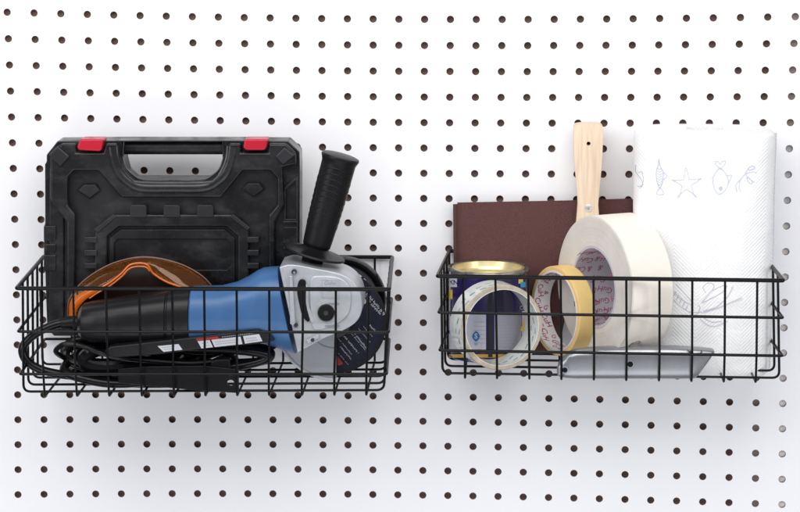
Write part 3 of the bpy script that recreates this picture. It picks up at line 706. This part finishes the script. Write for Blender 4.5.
# big cream roll
t, inner, outf = roll('tape_roll', 'large cream masking tape roll with crimson script inside its core, widest roll', 594, 287, 84, 69.5, 40.5, 38, 47, -math.radians(60), 0.0, M['tape_out'], M['tape_side'], M['core'], None, 358)
mb = MB(); rnd = random.Random(3); circum = 2 * math.pi * 38; nrow = 21
for i in range(nrow):
    s_ = circum * i / nrow
    for j in range(4):
        wpos = 5 + j * 12.5 + (6 if i % 2 else 0)
        if wpos > 42: continue
        ang = rnd.choice((math.pi / 2, math.pi / 2, math.pi / 2 + .25))
        put_text(mb, rnd.choice(('CuH', 'GuH', '&', 'CuH')), 8.6, lambda a, b_: inner(a, b_), s_, wpos, -ang, .25, .0)
mb.build('core_lettering', M['core_red'], t, smooth=False)
# yellow roll
t, inner, outf = roll('tape_roll', 'yellow masking tape roll with printed white core, between white roll and large cream roll', 555, 311, 57, 44.5, 40.0, 38.3, 18.5, -math.radians(58), 0.0, M['yellow'], M['yellow_side'], M['core_w'], None, 358)
mb = MB(); circum = 2 * math.pi * 38.3; nrow = 15
for i in range(nrow):
    s_ = circum * i / nrow
    put_text(mb, rnd.choice(('CuH', 'GuH')), 8.5, lambda a, b_: inner(a, b_), s_, 5 + (7 if i % 2 else 0), rnd.choice((0, .3, -.3)), .25, .012)
    put_text(mb, rnd.choice(('&', 'H', 'G')), 7, lambda a, b_: inner(a, b_), s_ + 4, 13 - (8 if i % 2 else 0), rnd.choice((0, 1.2)), .25, .012)
mb.build('core_lettering', M['core_red'], t, smooth=False)
# white roll facing the viewer
t, inner, outf = roll('tape_roll', 'white glossy tape roll with faint green print, facing front before the purple paint can', 502.3, 327.6, 122, 41.6, 37.6, 36.9, 35, math.radians(20), math.radians(2), M['white_tape'], M['tape_edge'], M['white_tape'], None, 371)
mb = MB(); rnd = random.Random(5)
for i in range(26):
    s_ = 2 * math.pi * 41.6 * i / 26
    ribbon(mb, lambda a, b_: outf(a, b_, 41.85), [(s_ + k * .9, 5 + (i % 3) * 6 + k * .5) for k in range(7)], 1.5)
    put_text(mb, 'ma', 5, lambda a, b_: outf(a, b_, 41.85), s_ + 3, 17 - (i % 3) * 5, .4, .3, .01)
    s2 = 2 * math.pi * 36.9 * i / 26
    ribbon(mb, lambda a, b_: inner(a, b_, 36.7), [(s2 + k * .9, 5 + (i % 3) * 6 + k * .5) for k in range(7)], 1.4)
    put_text(mb, 'wa', 5, lambda a, b_: inner(a, b_, 36.7), s2 + 3, 18 - (i % 3) * 5, .4, .3, .01)
mb.build('tape_lettering', M['green_print'], t, smooth=False)

# ------------------------------------------------------------------ paint can
can = thing('paint_can', 'purple paint can with gold recessed lid behind the white tape roll', 'paint can', P(488, 360, 47))
CR = 38.6; CV = 47
cc = P(488.3, 266.5, CV); cb = P(488.3, 355.5, CV); zb = cb.z; H = cc.z - zb; cb = Vector((cc.x, -CV, zb))
Z = Vector((0, 0, 1))
MB().lathe(cb, Z, [(0, .1), (0, CR - 1), (1, CR + .6), (2.5, CR + .6), (3.5, CR), (H - 5, CR), (H - 3.8, CR + .4)], 96).build('body', M['purple'], can, sharp=40)
MB().lathe(cb, Z, [(H - 3.8, CR + .4), (H - 3, CR + 1.4), (H - 1, CR + 1.8), (H, CR + 1.2), (H + .3, CR), (H - .3, CR - 1.2), (H - 1.2, CR - 1.8), (H - .6, CR - 2.6)], 96).build('rim', M['tin'], can, sharp=60)
MB().lathe(cb, Z, [(H - .6, CR - 2.6), (H - .1, CR - 3.4), (H - .3, CR - 5.2), (H - 5, CR - 6.2), (H - 9, CR - 7.2), (H - 9.6, CR - 9), (H - 9.2, CR - 14), (H - 9.4, .1)], 96).build('lid', M['gold'], can, sharp=60)
def cs_(x, y, e=.3):
    v = CV + CR
    for _ in range(8):
        p = P(x, y, v); d = max(-1, min(1, (p.x - cb.x) / (CR + e))); v = CV + (CR + e) * math.sqrt(max(0, 1 - d * d))
    return P(x, y, v)
mb = MB(); patch(mb, cs_, 462, 312.5, 486, 350.5, 10, 3); mb.build('label_panel', M['canwhite'], can); mb = MB(); patch(mb, cs_, 449.6, 316, 461, 350, 6, 3); mb.build('label_panel', M['canwhite'], can)
mb = MB(); patch(mb, cs_, 494.5, 312.5, 521.5, 350.5, 12, 3); mb.build('label_panel', M['cangrey'], can)
mb = MB(); patch(mb, lambda x, y: cs_(x, y, 1.0), 488.2, 276, 492.6, 357, 4, 3); mb.build('seam', M['seam'], can)
mb = MB(); patch(mb, lambda x, y: cs_(x, y, .32), 494, 276, 512, 312.5, 8, 3); mb.build('label_panel', M['violet'], can)
mb = MB(); patch(mb, lambda x, y: cs_(x, y, .45), 449.2, 278, 457, 287, 5, 2); mb.build('label_patch', M['canwhite'], can); mb = MB(); patch(mb, lambda x, y: cs_(x, y, .45), 522, 311, 526.6, 338, 5, 2); mb.build('label_patch', M['canwhite'], can)
mb = MB(); put_text(mb, 'XN', 6.5, lambda x, y: cs_(x, 565 - y, .7), 453.4, 282.5, 0, 0, .02); mb.build('label_lettering', M['purple'], can, smooth=False); mb = MB(); put_text(mb, 'HL', 4, lambda x, y: cs_(x, 578 - y, .7), 453, 289, 0, 0, .02); mb.build('label_lettering', M['purple'], can, smooth=False)
mb = MB(); patch(mb, lambda x, y: cs_(x, y, .5), 448.9, 289.5, 452.5, 299, 4, 2); mb.build('label_patch', M['lemon'], can); mb = MB(); patch(mb, lambda x, y: cs_(x, y, .5), 518.5, 279, 523, 283.5, 4, 2); mb.build('label_patch', M['lemon'], can); mb = MB()
ribbon(mb, lambda x, y: cs_(x, y, .6), [(526.4, 313), (525.8, 319), (524, 325), (521.5, 331)], 3.2); mb.build('label_patch', M['lemon'], can, smooth=False)
mb = MB(); patch(mb, lambda x, y: cs_(x, y, .55), 520.5, 282, 525.6, 287.3, 4, 2); mb.build('label_patch', M['cyan'], can)
mb = MB(); put_text(mb, 'CH', 5, lambda x, y: cs_(x, 616 - y, .7), 523, 308, 0, 0, .01); mb.build('label_lettering', M['print_white'], can, smooth=False)
mb = MB()
for i in range(9): ribbon(mb, lambda x, y: cs_(x, y, .5), [(497 + j * 2.6, 322 + i * 3.1) for j in range(9)], .35)
mb.build('label_lettering', M['print_grey'], can, smooth=False); mb = MB()
for i in range(6): ribbon(mb, lambda x, y: cs_(x, y, .5), [(473.5 + j * 2.4, 322 + i * 4.2) for j in range(6)], .3)
mb.build('label_lettering', M['print_grey'], can, smooth=False)
mb = MB(); patch(mb, lambda x, y: cs_(x, y, .5), 448.9, 350.5, 527, 353.5, 20, 1); mb.build('label_band', M['violet'], can)
mb = MB(); patch(mb, lambda x, y: cs_(x, y, .75), 448.9, 354.2, 527, 357.6, 20, 1); mb.build('label_band', M['goldband'], can)
# blue emblem with a white S
ex, ey = 476, 336.3
mb = MB(); mb.add([cs_(x, y, .8) for x, y in sp2([(ex, ey - 5.2), (ex + 3.9, ey), (ex, ey + 5.2), (ex - 3.9, ey)], 5, True)], [tuple(range(20))]); mb.build('emblem', M['signblue'], can, smooth=False)
mb = MB(); put_text(mb, 'S', 7.2, lambda x, y: cs_(x, 2 * ey - y, 1.1), ex, ey, 0, 0, .03); mb.build('emblem_letter', M['canwhite'], can, smooth=False)
mb = MB(); put_text(mb, 'QS', 2.6, lambda x, y: cs_(x, 2 * 344 - y, .6), 476, 344); mb.build('emblem_letter', M['signblue'], can, smooth=False)

# ------------------------------------------------------------------ paper towel roll
tw = thing('paper_towel_roll', 'squashed white embossed paper towel roll with faint sea animal drawings in right basket', 'paper towel', P(702, 372, 60))
TV = 52; TB = 43
xl = P(632.6, 250, TV).x; xr_ = P(771.5, 250, TV).x; xc = (xl + xr_) / 2; TA = (xr_ - xl) / 2
ztop = P(700, 128.3, TV).z; zbot = P(700, 369.5, TV).z
EX = 3.6
def outline(f, z, n=96, wob=1.0):
    o_ = []
    for k in range(n):
        an = 2 * math.pi * k / n; c, s_ = math.cos(an), math.sin(an)
        x = math.copysign(abs(c) ** (2 / EX), c) * TA * f; y = math.copysign(abs(s_) ** (2 / EX), s_) * TB * f
        wb = wob * (0.35 * math.sin(5 * an + z * .03) + .25 * math.sin(9 * an + z * .05))
        o_.append(Vector((xc + x + wb * c, -TV - y - wb * s_, z)))
    return o_
mb = MB(); zs = [(zbot, .93), (zbot + 1, .965), (zbot + 3, .99), (zbot + 7, 1)] + [(zbot + 7 + (ztop - zbot - 12) * i / 14, 1) for i in range(1, 15)] + [(ztop - 3.2, .985), (ztop - 1.5, .955), (ztop - .4, .90), (ztop, .83)]
n = 96; vs = []; fs = []
for z, f in zs: vs += outline(f, z, n)
for i in range(len(zs) - 1):
    for k in range(n): fs.append((i * n + k, i * n + (k + 1) % n, (i + 1) * n + (k + 1) % n, (i + 1) * n + k))
fs.append(tuple(range(n))); 
b0 = len(vs) - n
vs += outline(.26, ztop - .2, n, 0); fs += [(b0 + k, b0 + (k + 1) % n, b0 + n + (k + 1) % n, b0 + n + k) for k in range(n)]
vs += outline(.24, ztop - 9, n, 0); fs += [(b0 + n + k, b0 + n + (k + 1) % n, b0 + 2 * n + (k + 1) % n, b0 + 2 * n + k) for k in range(n)]
mb.add(vs, fs); mb.build('paper', M['paper'], tw, sharp=60)
# loose outer end of the sheet along the right side
mb = MB(); e0 = []; e1 = []
for i in range(17):
    z = zbot + 6 + (ztop - zbot - 8) * i / 16
    fl_ = .8 + .6 * math.sin(i * .9)
    a0_ = Vector((xc + TA * .90, -TV - TB * .62 - 1, z)); 
    e0.append(a0_); e1.append(Vector((xc + TA * .985 + .8 + fl_ * .5, -TV - TB * .35 - 1, z)))
mb.add(e0 + e1, [(i, i + 1, 17 + i + 1, 17 + i) for i in range(16)])
o = mb.build('loose_edge', M['paper'], tw); sd = o.modifiers.new('solid', 'SOLIDIFY'); sd.thickness = .0007
def ts(x, y, e=.75):
    v = TV + TB
    for _ in range(10):
        p = P(x, y, v); d = min(.999, abs((p.x - xc) / TA)); v = TV + TB * (1 - d ** EX) ** (1 / EX) + e
    return P(x, y, v)
mb = MB()
def st(pts, wd=.5, closed=False, m_=None):
    p = sp2(pts, 5, closed)
    if closed: p.append(p[0])
    ribbon(m_ or mb, ts, p, wd)
# upright fish
st([(658.8, 159), (660, 166), (663, 172), (662.5, 181), (660, 188), (657, 182), (656.2, 172), (658.2, 165)], .7, True)
st([(660, 188), (656.5, 194), (663.5, 194)], .6, True); st([(663, 172), (667, 176), (663, 180)], .6)
for i in range(7): st([(657.5, 168 + i * 2.6), (659.5, 169.5 + i * 2.6), (661.8, 168 + i * 2.6)], .5)
# starfish
star = []
for i in range(10):
    a = math.radians(-92 + 36 * i); r = 15 if i % 2 == 0 else 5
    star.append((686.5 + r * math.cos(a) * .95, 184 + r * math.sin(a)))
for i in range(5):
    a, b_, c = star[2 * i - 1], star[2 * i], star[(2 * i + 1) % 10]
    st([a, (b_[0] - .8, b_[1]), (b_[0] + .8, b_[1] + .3), c], .5)
# round fish with a forked tail
st([(720.5, 168.5), (727, 176), (728, 184), (723.5, 192), (718.5, 194), (714, 188), (713, 178), (716, 172)], .6, True)
st([(720.5, 168.5), (716, 165), (715.2, 161.5), (718.5, 161.8), (720, 164.5), (722, 162), (725.5, 161), (724.5, 165), (720.5, 168.5)], .5)
st([(727, 175.5), (731.5, 175.5), (729.5, 181), (728, 183)], .5); st([(719, 188), (722, 187), (721, 190)], .9, True)
# branching seaweed shape
st([(737, 192), (736, 185), (741, 179), (745, 174), (748, 169)], .6); st([(741, 179), (739, 187), (741, 192)], .5)
st([(745, 174), (752, 172), (757, 173)], .5); st([(747, 177), (752, 181), (751, 184), (748, 181)], .6, True)
st([(748, 169), (752, 166), (755, 168), (751, 170)], .7, True); st([(746, 175), (750, 179), (755, 183)], .5)
st([(635.5, 165), (635.5, 172), (640, 178), (643, 184), (640, 188)], .5); st([(638, 173), (641.5, 172), (643.5, 180), (641, 186), (637, 186)], .5)
mb.build('printed_drawing', M['towel_ink'], tw, smooth=False)
mb = MB()
for pts in ([(702, 302), (712, 291), (724, 285)], [(702, 303), (714, 297), (724, 291), (727, 285)], [(703, 311), (716, 307), (728, 296), (733, 286)], [(702, 313), (718, 308), (732, 302), (742, 298)],
            [(672, 290), (681, 299), (693, 306)], [(671, 297), (680, 306), (690, 312), (702, 312)], [(676, 284), (686, 295), (692, 302)], [(698, 305), (700, 308), (698, 313), (695, 315)],
            [(700, 319), (708, 325), (716, 326), (728, 321)], [(704, 318), (712, 322), (722, 321)], [(706, 293), (703, 287), (708, 283), (714, 285), (712, 291)]):
    st(pts, .6)
for i in range(6): st([(673 + i * 3, 288 + i * 3.4), (670.5 + i * 3, 293 + i * 3.4)], .8)
mb.build('printed_drawing', M['towel_ink2'], tw, smooth=False)

# ------------------------------------------------------------------ utility knife
uk = thing('utility_knife', 'silver metal utility knife lying along the front of the right basket floor', 'utility knife', P(635, 377, 124))
loft(MB(), [(557, 368, 374, 4, 0), (558.5, 362.5, 376, 6.5, 0), (563, 356.5, 377, 8.5, 0), (569, 351.5, 377.6, 9.5, 0), (577, 348.5, 378, 10, 0), (600, 346.6, 378, 10.5, 0), (640, 345.8, 378, 10.5, 0), (672, 345.6, 378, 10.5, 0), (690, 346.6, 378, 10.2, -2), (698, 347.6, 378, 9.5, -5), (703.5, 348.6, 378, 8.2, -9.5), (705.5, 351, 376, 6, -9)], 119, 48, 3.4).build('body', M['knife'], uk, sharp=30)
MB().pxprism(circ(564.8, 369.3, 2.6, 20), 128.6, 120).build('hanging_hole', M['cable'], uk)  # no hole is cut; black discs stand in for its shade
MB().pxprism(circ(564.8, 369.3, 2.6, 20), 130.2, 120).build('hanging_hole', M['cable'], uk)
MB().lathe(P(564.8, 369.3, 127.2), (0, -1, 0), [(0, 3.3), (3.2, 3.6), (3.2, 2.6), (0, 2.4)], 24, True).build('hanging_ring', M['steel'], uk)
MB().lathe(P(630.3, 364.2, 129.6), (0, -1, 0), [(0, 3.8), (1.0, 3.6), (1.0, 2.4), (0, 2.2)], 28).build('screw_ring', M['steel'], uk)
MB().pxprism(circ(630.3, 364.2, 2.9, 20), 130.7, 120).build('screw', M['cable'], uk)
MB().pxprism([(630, 343), (632, 341.6), (639, 341.6), (641.5, 343.2), (641.5, 348.8), (630, 348.8)], 122, 112).build('slider', M['tin'], uk, 1, 2)
MB().tube([P(687.5, 350, 128.6), P(691.5, 353.5, 130.2), P(691.5, 377, 130.2)], .5, 6).build('nose_seam', M['darksteel'], uk)
MB().tube(round_path([P(690, 350.4, 128.8), P(692, 353.6, 130.2), P(701.5, 353.4, 130.2), P(701.5, 350.2, 128.8)], 1, 3), .6, 6).build('nose_seam', M['darksteel'], uk)
